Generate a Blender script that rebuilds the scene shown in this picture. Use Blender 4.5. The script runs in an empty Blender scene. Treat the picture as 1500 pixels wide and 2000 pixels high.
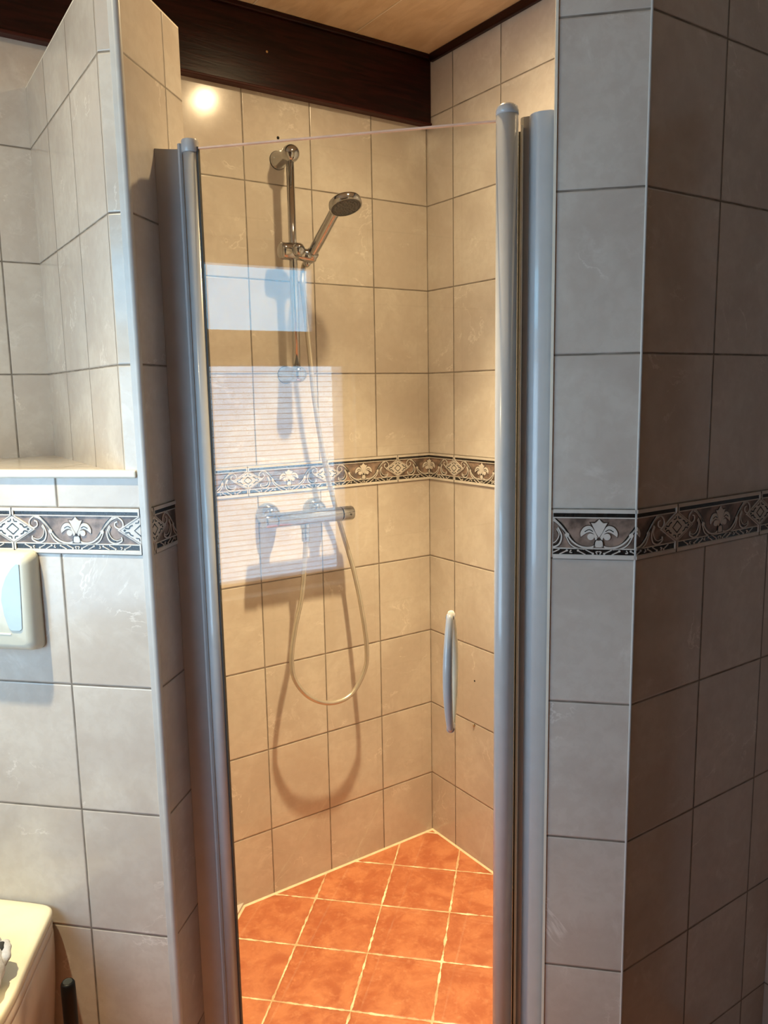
import bpy, bmesh, math, random
from mathutils import Vector, Matrix
C = bpy.context.scene.collection
S = bpy.context.scene
PI = math.pi
R2 = 2 ** 0.5

# ------------------------------------------------------------------ camera
cd = bpy.data.cameras.new('camera'); cam = bpy.data.objects.new('camera', cd); C.objects.link(cam)
rot = Matrix(((0.8246, 0.0997, -0.5569), (-0.5654, 0.1150, -0.8167), (-0.0174, 0.9884, 0.1511)))
cam.matrix_world = Matrix.Translation((-1.5417, -1.9987, 1.4902)) @ rot.to_quaternion().to_matrix().to_4x4()
cd.sensor_width = 36; cd.sensor_fit = 'AUTO'; cd.lens = 36 * 1544.7 / 2000
cd.clip_start = 0.02
S.camera = cam
# ------------------------------------------------------------------ view + world
S.view_settings.view_transform = 'Standard'; S.view_settings.look = 'None'
S.view_settings.gamma = 1; S.view_settings.use_curve_mapping = False
S.view_settings.exposure = 0.0
w = bpy.data.worlds.new('world'); S.world = w; w.use_nodes = True
w.node_tree.nodes['Background'].inputs[0].default_value = (0.60, 0.78, 1.0, 1)
w.node_tree.nodes['Background'].inputs[1].default_value = 0.5
# daylight: the bright sky in front of the bathroom window
def sky_panel(name, rad, col, w_, h_, z):
    ld = bpy.data.lights.new(name, 'AREA'); ld.shape = 'RECTANGLE'; ld.size = w_; ld.size_y = h_
    ld.color = col; ld.energy = rad * PI * w_ * h_
    lo = bpy.data.objects.new(name, ld); C.objects.link(lo)
    lo.location = (-2.45, -0.95, z); lo.rotation_euler = (PI / 2, 0, -PI / 2)
sky_panel('blue_sky', 8.5, (0.27, 0.66, 1.0), 1.6, 0.80, 2.06)
sky_panel('bright_outdoors', 10.5, (0.80, 0.92, 1.0), 1.6, 1.00, 1.16)
LAMP_A = (-0.45, -0.60)      # ceiling spot over the shower
LAMP_B = (-1.68, -0.64)      # ceiling spot over the toilet
WA, WB = (300.0, 34.0), (165.0, 24.0)   # (beam, spill) of each lamp
WARM_A, WARM_B = (1.0, 0.74, 0.41), (1.0, 0.83, 0.52)

# ------------------------------------------------------------------ frames and sizes
H = 0.25; TW = 0.2007
ZB = 1.2099; ZT = 1.2925; CEIL = 2.4627; PTOP = 2.170
SW = -1.7348
def D(t, d, z=None, s=SW):
    """point on the diagonal front: t along the front, d behind its plane"""
    q = s + d * R2
    x, y = q / 2 + t / R2, q / 2 - t / R2
    return (x, y) if z is None else Vector((x, y, z))
ET = Vector((1 / R2, -1 / R2, 0)); EN = Vector((1 / R2, 1 / R2, 0)); EZ = Vector((0, 0, 1))

# ------------------------------------------------------------------ node helpers
def mat(name):
    m = bpy.data.materials.new(name); m.use_nodes = True
    nt = m.node_tree; b = nt.nodes['Principled BSDF']
    return m, nt, b
class N:
    def __init__(s, nt): s.nt = nt
    def new(s, t, **k):
        n = s.nt.nodes.new(t)
        for a, v in k.items(): setattr(n, a, v)
        return n
    def put(s, sock, v):
        if hasattr(v, 'links') or isinstance(v, bpy.types.NodeSocket): s.nt.links.new(v, sock)
        else: sock.default_value = v
    def m(s, op, a, b=0.0, c=0.0, clamp=False):
        n = s.new('ShaderNodeMath', operation=op); n.use_clamp = clamp
        s.put(n.inputs[0], a); s.put(n.inputs[1], b); s.put(n.inputs[2], c); return n.outputs[0]
    def sep(s, v):
        n = s.new('ShaderNodeSeparateXYZ'); s.put(n.inputs[0], v); return n.outputs
    def comb(s, x, y, z):
        n = s.new('ShaderNodeCombineXYZ'); s.put(n.inputs[0], x); s.put(n.inputs[1], y); s.put(n.inputs[2], z); return n.outputs[0]
    def mix(s, f, a, b, blend='MIX'):
        n = s.new('ShaderNodeMix', data_type='RGBA', blend_type=blend)
        s.put(n.inputs[0], f); s.put(n.inputs[6], a); s.put(n.inputs[7], b); return n.outputs[2]
    def noise(s, v, scale, detail=3, dist=0.0, rough=0.5):
        n = s.new('ShaderNodeTexNoise'); s.put(n.inputs['Vector'], v); n.inputs['Scale'].default_value = scale
        n.inputs['Detail'].default_value = detail; n.inputs['Distortion'].default_value = dist
        n.inputs['Roughness'].default_value = rough; return n.outputs[0]
    def ramp(s, v, lo, hi, a=0.0, b=1.0):
        n = s.new('ShaderNodeMapRange'); n.interpolation_type = 'SMOOTHSTEP'
        s.put(n.inputs[0], v); s.put(n.inputs[1], lo); s.put(n.inputs[2], hi); s.put(n.inputs[3], a); s.put(n.inputs[4], b); return n.outputs[0]
    def wn(s, v):
        n = s.new('ShaderNodeTexWhiteNoise', noise_dimensions='3D'); s.put(n.inputs[0], v); return n.outputs
    def vadd(s, a, b, op='ADD'):
        n = s.new('ShaderNodeVectorMath', operation=op); s.put(n.inputs[0], a); s.put(n.inputs[1], b); return n.outputs[0]
    def bump(s, h, dist, strength=1.0):
        n = s.new('ShaderNodeBump'); s.put(n.inputs['Height'], h); n.inputs['Distance'].default_value = dist
        n.inputs['Strength'].default_value = strength; return n.outputs[0]
def rgb(r, g, b): return (r, g, b, 1)

def tile_material():
    m, nt, b = mat('beige_marbled_tile'); n = N(nt)
    uv = n.new('ShaderNodeUVMap'); uv.uv_map = 'tiles'
    o = n.sep(uv.outputs[0]); u, v = o[0], o[1]
    up = n.m('GREATER_THAN', v, (ZB + ZT) / 2)
    va = n.m('ADD', n.m('DIVIDE', n.m('SUBTRACT', v, ZT), H), 20.0)
    vb = n.m('DIVIDE', n.m('SUBTRACT', v, ZB), H)
    row = n.m('ADD', n.m('MULTIPLY', va, up), n.m('MULTIPLY', vb, n.m('SUBTRACT', 1.0, up)))
    fu = n.m('MULTIPLY', n.m('ABSOLUTE', n.m('SUBTRACT', u, n.m('ROUND', u))), TW)
    fv = n.m('MULTIPLY', n.m('ABSOLUTE', n.m('SUBTRACT', row, n.m('ROUND', row))), H)
    d = n.m('MINIMUM', fu, fv)
    grout = n.ramp(d, 0.0012, 0.0023, 1.0, 0.0)
    pill = n.ramp(d, 0.0008, 0.0040, 0.0, 1.0)
    cid = n.comb(n.m('FLOOR', u), n.m('FLOOR', row), 0.0)
    geo = n.new('ShaderNodeNewGeometry')
    nrm = n.sep(geo.outputs['True Normal'])
    w_ = n.wn(n.vadd(cid, n.comb(n.m('ROUND', n.m('MULTIPLY', nrm[0], 3.0)), n.m('ROUND', n.m('MULTIPLY', nrm[1], 3.0)), 0.0)))
    p = n.vadd(n.comb(n.m('MULTIPLY', u, TW), v, 0.0), n.vadd(w_[1], (40, 40, 40), 'MULTIPLY'))
    big = n.noise(p, 5.0, 4, 0.6, 0.55)
    fine = n.noise(p, 45.0, 4, 0.3, 0.6)
    v1 = n.noise(p, 6.5, 6, 0.5, 0.62)
    ring = n.ramp(n.m('ABSOLUTE', n.m('SUBTRACT', v1, 0.52)), 0.0, 0.013, 1.0, 0.0)
    msk = n.ramp(n.noise(n.vadd(p, (7, 3, 1)), 7.0, 2, 0.4), 0.55, 0.68)
    vein = n.m('MULTIPLY', ring, msk)
    cloud = n.m('MULTIPLY', n.ramp(n.noise(n.vadd(p, (2, 9, 4)), 15.0, 6, 0.6, 0.72), 0.53, 0.72), n.ramp(n.noise(n.vadd(p, (5, 5, 8)), 6.0, 2), 0.42, 0.60))
    base = n.mix(n.ramp(big, 0.35, 0.65), rgb(0.545, 0.490, 0.430), rgb(0.630, 0.585, 0.520))
    base = n.mix(n.m('MULTIPLY', n.ramp(fine, 0.40, 0.62), 0.24), base, rgb(0.48, 0.42, 0.36))
    base = n.mix(n.m('MULTIPLY', n.m('SUBTRACT', w_[0], 0.5), 0.18), base, rgb(0.50, 0.43, 0.38))
    base = n.mix(n.m('MULTIPLY', vein, 0.50), base, rgb(0.86, 0.82, 0.75))
    base = n.mix(n.m('MULTIPLY', cloud, 0.36), base, rgb(0.80, 0.77, 0.71))
    gcol = n.mix(n.ramp(n.noise(p, 30.0, 2), 0.35, 0.7), rgb(0.15, 0.125, 0.10), rgb(0.27, 0.24, 0.20))
    col = n.mix(grout, base, gcol)
    nt.links.new(col, b.inputs['Base Color'])
    nt.links.new(n.ramp(grout, 0.0, 1.0, 0.16, 0.75), b.inputs['Roughness'])
    hgt = n.m('ADD', pill, n.m('MULTIPLY', n.noise(p, 14.0, 2), 0.25))
    nt.links.new(n.bump(hgt, 0.0009, 0.9), b.inputs['Normal'])
    return m
def plain(name, col, rough=0.4, metal=0.0, noise_amt=0.06, scale=30.0, bump=0.0, coat=0.0, spec=0.5):
    m, nt, b = mat(name); n = N(nt)
    tc = n.new('ShaderNodeTexCoord')
    f = n.noise(tc.outputs['Object'], scale, 4)
    dark = tuple(c * (1 - noise_amt * 2) for c in col[:3]) + (1,)
    nt.links.new(n.mix(n.ramp(f, 0.35, 0.65), dark, tuple(col[:3]) + (1,)), b.inputs['Base Color'])
    b.inputs['Roughness'].default_value = rough; b.inputs['Metallic'].default_value = metal
    b.inputs['Coat Weight'].default_value = coat; b.inputs['Specular IOR Level'].default_value = spec
    if bump: nt.links.new(n.bump(f, bump), b.inputs['Normal'])
    return m
def floor_material():
    m, nt, b = mat('terracotta_floor_tile'); n = N(nt)
    geo = n.new('ShaderNodeNewGeometry'); o = n.sep(geo.outputs['Position'])
    a = n.m('DIVIDE', n.m('ADD', n.m('SUBTRACT', o[0], o[1]), 0.1375), 0.2828)
    c = n.m('DIVIDE', n.m('ADD', n.m('ADD', o[0], o[1]), 0.3175), 0.2868)
    fa = n.m('ABSOLUTE', n.m('SUBTRACT', a, n.m('ROUND', a))); fc = n.m('ABSOLUTE', n.m('SUBTRACT', c, n.m('ROUND', c)))
    wob = n.m('MULTIPLY', n.m('SUBTRACT', n.noise(geo.outputs['Position'], 40.0, 3), 0.5), 0.010)
    d = n.m('ADD', n.m('MULTIPLY', n.m('MINIMUM', fa, fc), 0.2), wob)
    grout = n.ramp(d, 0.0016, 0.0030, 1.0, 0.0)
    w_ = n.wn(n.comb(n.m('FLOOR', a), n.m('FLOOR', c), 0.0))
    p = n.vadd(geo.outputs['Position'], n.vadd(w_[1], (9, 9, 9), 'MULTIPLY'))
    b1 = n.noise(p, 13.0, 5, 0.4, 0.65); b2 = n.noise(p, 60.0, 4, 0.2, 0.6)
    base = n.mix(n.ramp(b1, 0.36, 0.66), rgb(0.40, 0.115, 0.045), rgb(0.56, 0.215, 0.095))
    base = n.mix(n.m('MULTIPLY', n.ramp(b2, 0.52, 0.72), 0.35), base, rgb(0.68, 0.33, 0.17))
    base = n.mix(n.m('MULTIPLY', w_[0], 0.22), base, rgb(0.40, 0.13, 0.07))
    gc = n.mix(n.ramp(n.noise(geo.outputs['Position'], 12.0, 3), 0.40, 0.62), rgb(0.62, 0.42, 0.24), rgb(0.92, 0.84, 0.58))
    nt.links.new(n.mix(grout, base, gc), b.inputs['Base Color'])
    b.inputs['Roughness'].default_value = 0.38
    nt.links.new(n.bump(n.m('ADD', n.ramp(d, 0.001, 0.006), n.m('MULTIPLY', b1, 0.5)), 0.0012), b.inputs['Normal'])
    return m
def ceiling_material():
    m, nt, b = mat('tan_ceiling_board'); n = N(nt)
    geo = n.new('ShaderNodeNewGeometry'); o = n.sep(geo.outputs['Position'])
    a = n.m('DIVIDE', n.m('ADD', o[0], 0.573), 0.305)
    d = n.m('MULTIPLY', n.m('ABSOLUTE', n.m('SUBTRACT', a, n.m('ROUND', a))), 0.305)
    seam = n.ramp(d, 0.0008, 0.0022, 1.0, 0.0)
    p = n.vadd(geo.outputs['Position'], (1.0, 0.25, 1.0), 'MULTIPLY')
    g = n.noise(p, 26.0, 5, 0.5, 0.65); g2 = n.noise(geo.outputs['Position'], 9.0, 3, 0.3)
    base = n.mix(n.ramp(g, 0.35, 0.68), rgb(0.64, 0.45, 0.26), rgb(0.76, 0.57, 0.36))
    base = n.mix(n.m('MULTIPLY', n.ramp(g2, 0.4, 0.7), 0.3), base, rgb(0.78, 0.60, 0.40))
    nt.links.new(n.mix(seam, base, rgb(0.90, 0.78, 0.60)), b.inputs['Base Color'])
    b.inputs['Roughness'].default_value = 0.45
    nt.links.new(n.bump(n.ramp(d, 0.0, 0.004), 0.002), b.inputs['Normal'])
    return m
def wood_material():
    m, nt, b = mat('dark_mahogany_board'); n = N(nt)
    geo = n.new('ShaderNodeNewGeometry')
    p = n.vadd(geo.outputs['Position'], (1.2, 1.2, 14.0), 'MULTIPLY')
    g = n.noise(p, 6.0, 5, 0.8, 0.6)
    nt.links.new(n.mix(n.ramp(g, 0.35, 0.7), rgb(0.010, 0.0016, 0.0014), rgb(0.026, 0.0040, 0.0030)), b.inputs['Base Color'])
    b.inputs['Roughness'].default_value = 0.36; b.inputs['Specular IOR Level'].default_value = 0.22
    nt.links.new(n.bump(g, 0.0006), b.inputs['Normal'])
    return m
def glass_material():
    m, nt, b = mat('clear_glass'); n = N(nt)
    nt.nodes.remove(b); out = nt.nodes['Material Output']
    geo = n.new('ShaderNodeNewGeometry')
    dp = n.new('ShaderNodeVectorMath', operation='DOT_PRODUCT')
    nt.links.new(geo.outputs['Incoming'], dp.inputs[0]); nt.links.new(geo.outputs['Normal'], dp.inputs[1])
    c = n.m('ABSOLUTE', dp.outputs['Value'])
    fr = n.m('ADD', n.m('MULTIPLY', n.m('POWER', n.m('SUBTRACT', 1.0, c, clamp=True), 5.0), 0.955), 0.045)
    tr = n.new('ShaderNodeBsdfTransparent'); tr.inputs[0].default_value = rgb(0.985, 0.992, 0.985)
    gl = n.new('ShaderNodeBsdfGlossy'); gl.inputs['Roughness'].default_value = 0.0
    mx = n.new('ShaderNodeMixShader'); nt.links.new(fr, mx.inputs[0]); nt.links.new(tr.outputs[0], mx.inputs[1]); nt.links.new(gl.outputs[0], mx.inputs[2])
    nt.links.new(mx.outputs[0], out.inputs[0])
    return m
def blind_material():
    m, nt, b = mat('sheer_pleated_fabric'); n = N(nt)
    nt.nodes.remove(b); out = nt.nodes['Material Output']
    geo = n.new('ShaderNodeNewGeometry'); o = n.sep(geo.outputs['Position'])
    a = n.m('DIVIDE', n.m('SUBTRACT', o[2], 0.863), 0.01745)
    line = n.ramp(n.m('ABSOLUTE', n.m('SUBTRACT', a, n.m('ROUND', a))), 0.045, 0.085, 1.0, 0.0)
    fn = n.noise(geo.outputs['Position'], 6.0, 3)
    tint = n.mix(n.ramp(fn, 0.3, 0.7), rgb(0.40, 0.57, 0.76), rgb(0.55, 0.69, 0.82))
    tr = n.new('ShaderNodeBsdfTransparent'); nt.links.new(n.mix(line, tint, rgb(0.16, 0.18, 0.22)), tr.inputs[0])
    df = n.new('ShaderNodeBsdfDiffuse'); df.inputs[0].default_value = rgb(0.8, 0.8, 0.8)
    mx = n.new('ShaderNodeMixShader'); mx.inputs[0].default_value = 0.08
    nt.links.new(tr.outputs[0], mx.inputs[1]); nt.links.new(df.outputs[0], mx.inputs[2]); nt.links.new(mx.outputs[0], out.inputs[0])
    return m
def emit_material(name, col, st):
    m, nt, b = mat(name); b.inputs['Emission Color'].default_value = col; b.inputs['Emission Strength'].default_value = st
    b.inputs['Base Color'].default_value = rgb(0.8, 0.8, 0.8)
    n = N(nt); tc = n.new('ShaderNodeTexCoord')
    nt.links.new(n.ramp(n.noise(tc.outputs['Object'], 60.0), 0.0, 1.0, st * 0.9, st * 1.1), b.inputs['Emission Strength'])
    return m

TILE = tile_material(); FLOOR = floor_material(); CEILM = ceiling_material(); WOOD = wood_material()
GLASS = glass_material(); BLIND = blind_material()
WHITE = plain('white_lacquered_aluminium', (0.465, 0.468, 0.472), 0.24, noise_amt=0.02, coat=0.3)
PVC = plain('off_white_plastic_trim', (0.55, 0.55, 0.53), 0.30, noise_amt=0.03)
CREAM = plain('cream_plastic_trim', (0.82, 0.78, 0.66), 0.35, noise_amt=0.03)
CHROME = plain('polished_chrome', (0.45, 0.46, 0.47), 0.06, 1.0, noise_amt=0.01)
HOSE = plain('silver_hose', (0.62, 0.58, 0.50), 0.28, 0.75, noise_amt=0.03)
SPRAY = plain('dark_spray_plate', (0.10, 0.10, 0.10), 0.40, noise_amt=0.2, scale=300, bump=0.001)
BLACK = plain('black_plastic', (0.006, 0.006, 0.006), 0.45, spec=0.2)
GASKET = plain('dark_rubber_gasket', (0.03, 0.028, 0.025), 0.6)
CERAMIC = plain('cream_toilet_plastic', (0.86, 0.80, 0.60), 0.18, noise_amt=0.02, coat=0.4)
CERAM2 = plain('cream_glazed_ceramic', (0.74, 0.62, 0.50), 0.2, noise_amt=0.02, coat=0.4)
PLATE = plain('cream_flush_plastic', (0.64, 0.63, 0.52), 0.28, noise_amt=0.02)
BUTTON = plain('window_tinted_gloss_button', (0.48, 0.60, 0.64), 0.22, noise_amt=0.02)  # blue tint is the window reflection, put into the base colour
CLOTH = plain('pale_grey_cloth', (0.62, 0.61, 0.60), 0.85, noise_amt=0.12, scale=80, bump=0.002)
DARKC = plain('dark_lining_cloth', (0.03, 0.028, 0.025), 0.8)
BD_CREAM = plain('border_cream_glaze', (0.66, 0.62, 0.56), 0.25, noise_amt=0.05)
BD_BLACK = plain('border_black_glaze', (0.022, 0.020, 0.018), 0.25, noise_amt=0.3, scale=90)
BD_FIELD = plain('border_brown_glaze', (0.33, 0.235, 0.185), 0.35, noise_amt=0.34, scale=34, bump=0.0006)
BD_SHADE = plain('border_painted_shade', (0.085, 0.055, 0.042), 0.35, noise_amt=0.2)  # dark brown painted as shadow around the raised ornament
HOLE = plain('hole_black', (0.006, 0.005, 0.004), 0.9)
WFRAME = plain('white_window_frame', (0.62, 0.62, 0.62), 0.35)
EDGE = plain('glass_edge_glint', (0.80, 0.52, 0.38), 0.5, spec=0.2)  # warm tint stands in for light refracted in the glass edge
BRASS = plain('aged_brass_screw', (0.45, 0.30, 0.14), 0.35, 0.8)

# ------------------------------------------------------------------ mesh helpers
def link(name, bm, m, parent=None, smooth=False, bevel=0.0, seg=2):
    me = bpy.data.meshes.new(name); bm.normal_update(); bm.to_mesh(me); bm.free()
    for x in (m if isinstance(m, (list, tuple)) else [m]): me.materials.append(x)
    if smooth:
        for p in me.polygons: p.use_smooth = True
    o = bpy.data.objects.new(name, me); C.objects.link(o)
    if parent: o.parent = parent
    if bevel:
        md = o.modifiers.new('bevel', 'BEVEL'); md.width = bevel; md.segments = seg; md.limit_method = 'ANGLE'; md.angle_limit = 0.6
    return o
def soft(o, ang=0.6):
    for p in o.data.polygons: p.use_smooth = True
    md = o.modifiers.new('edge_split', 'EDGE_SPLIT'); md.split_angle = ang
    return o
def empty(name, loc, label, cat, group=None):
    o = bpy.data.objects.new(name, None); C.objects.link(o); o.location = loc; o.empty_display_size = 0.05
    o['label'] = label; o['category'] = cat
    if group: o['group'] = group
    return o
def structure(o): o['kind'] = 'structure'; return o
def rel(o, root):
    """mesh was written in world coordinates: shift to the root's frame"""
    o.data.transform(Matrix.Translation(-Vector(root.location))); return o
def poly(bm, pts, mi=0):
    f = bm.faces.new([bm.verts.new(p) for p in pts]); f.material_index = mi; return f
def box(bm, o, ax, ay, az, mi=0):
    """box from corner o along three vectors"""
    o, ax, ay, az = map(Vector, (o, ax, ay, az))
    v = [bm.verts.new(o + i * ax + j * ay + k * az) for k in (0, 1) for j in (0, 1) for i in (0, 1)]
    for q in ((0, 2, 3, 1), (4, 5, 7, 6), (0, 1, 5, 4), (2, 6, 7, 3), (0, 4, 6, 2), (1, 3, 7, 5)):
        bm.faces.new([v[i] for i in q]).material_index = mi
    bmesh.ops.recalc_face_normals(bm, faces=bm.faces)
def abox(bm, x0, x1, y0, y1, z0, z1, mi=0): box(bm, (x0, y0, z0), (x1 - x0, 0, 0), (0, y1 - y0, 0), (0, 0, z1 - z0), mi)
def basis(d):
    d = Vector(d).normalized(); a = Vector((0, 0, 1)) if abs(d.z) < 0.9 else Vector((1, 0, 0))
    x = d.cross(a).normalized(); return x, d.cross(x).normalized(), d
def lathe(bm, origin, axis, prof, n=32, mi=0, sx=1.0, sy=1.0):
    """prof: list of (radius, height) along axis"""
    x, y, d = basis(axis); origin = Vector(origin); rings = []
    for r, h in prof:
        c = origin + d * h
        if r < 1e-6: rings.append([bm.verts.new(c)])
        else: rings.append([bm.verts.new(c + (x * math.cos(2 * PI * i / n) * sx + y * math.sin(2 * PI * i / n) * sy) * r) for i in range(n)])
    for a, b in zip(rings, rings[1:]):
        for i in range(n):
            j = (i + 1) % n
            if len(a) == 1 and len(b) == 1: continue
            if len(a) == 1: f = [a[0], b[i], b[j]]
            elif len(b) == 1: f = [a[i], a[j], b[0]]
            else: f = [a[i], a[j], b[j], b[i]]
            bm.faces.new(f).material_index = mi
    for rg in (rings[0], rings[-1]):
        if len(rg) > 1: bm.faces.new(rg).material_index = mi
    bmesh.ops.recalc_face_normals(bm, faces=bm.faces)
def crom(p, n=6):
    p = [Vector(q) for q in p]; P = [2 * p[0] - p[1]] + p + [2 * p[-1] - p[-2]]; out = []
    for i in range(1, len(P) - 2):
        a, b, c, d = P[i - 1:i + 3]
        for k in range(n):
            t = k / n
            out.append(0.5 * (2 * b + (c - a) * t + (2 * a - 5 * b + 4 * c - d) * t * t + (-a + 3 * b - 3 * c + d) * t ** 3))
    out.append(p[-1]); return out
def tube(bm, path, rad, n=16, mi=0, closed=True, flat=None):
    """sweep a round section; rad number or list; flat=(a,b) elliptical scale with fixed up"""
    path = [Vector(q) for q in path]; rings = []
    t0 = (path[1] - path[0]).normalized(); x, y, _ = basis(t0)
    for i, q in enumerate(path):
        t = (path[min(i + 1, len(path) - 1)] - path[max(i - 1, 0)]).normalized()
        x = (x - t * x.dot(t)).normalized(); y = t.cross(x)
        r = rad[i] if isinstance(rad, (list, tuple)) else rad
        fa, fb = flat or (1, 1)
        rings.append([bm.verts.new(q + (x * math.cos(2 * PI * k / n) * fa + y * math.sin(2 * PI * k / n) * fb) * r) for k in range(n)])
    for a, b in zip(rings, rings[1:]):
        for k in range(n):
            j = (k + 1) % n; bm.faces.new((a[k], a[j], b[j], b[k])).material_index = mi
    if closed:
        bm.faces.new(rings[0]).material_index = mi; bm.faces.new(rings[-1]).material_index = mi
    bmesh.ops.recalc_face_normals(bm, faces=bm.faces)
def extrude2d(bm, pts, place, h0, h1, mi=0):
    """pts 2-D outline; place(a,b,h) -> 3-D; closed solid between h0 and h1"""
    A = [bm.verts.new(place(a, b, h0)) for a, b in pts]; B = [bm.verts.new(place(a, b, h1)) for a, b in pts]
    bm.faces.new(A).material_index = mi; bm.faces.new(B).material_index = mi
    for i in range(len(pts)):
        j = (i + 1) % len(pts); bm.faces.new((A[i], A[j], B[j], B[i])).material_index = mi
    bmesh.ops.recalc_face_normals(bm, faces=bm.faces)

# ------------------------------------------------------------------ tiled walls
def wall(name, foot, z0, z1, uvs, top_uv=True):
    """foot: footprint corners; uvs[i] = (grout offset along edge i, from its first corner) or None.
    u grows along the edge, a grout line stands at the offset and every TW from it."""
    bm = bmesh.new(); lay = bm.loops.layers.uv.new('tiles'); n = len(foot)
    area = sum(foot[i][0] * foot[(i + 1) % n][1] - foot[(i + 1) % n][0] * foot[i][1] for i in range(n))
    lo = [bm.verts.new((x, y, z0)) for x, y in foot]; hi = [bm.verts.new((x, y, z1)) for x, y in foot]
    for i in range(n):
        j = (i + 1) % n; L = (Vector(foot[j]) - Vector(foot[i])).length
        f = bm.faces.new((lo[i], lo[j], hi[j], hi[i])); off = uvs[i] if uvs[i] is not None else 0.0
        for l, (a, z) in zip(f.loops, ((0, z0), (L, z0), (L, z1), (0, z1))): l[lay].uv = ((a - off) / TW, z)
    for vs, z in ((hi, z1), (lo, z0)):
        f = bm.faces.new(vs)
        for l in f.loops: l[lay].uv = ((l.vert.co.x + l.vert.co.y) / R2 / TW + 0.37, (l.vert.co.x - l.vert.co.y) / R2 + 0.55)
    bmesh.ops.recalc_face_normals(bm, faces=bm.faces)
    return structure(link(name, bm, TILE))

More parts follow.
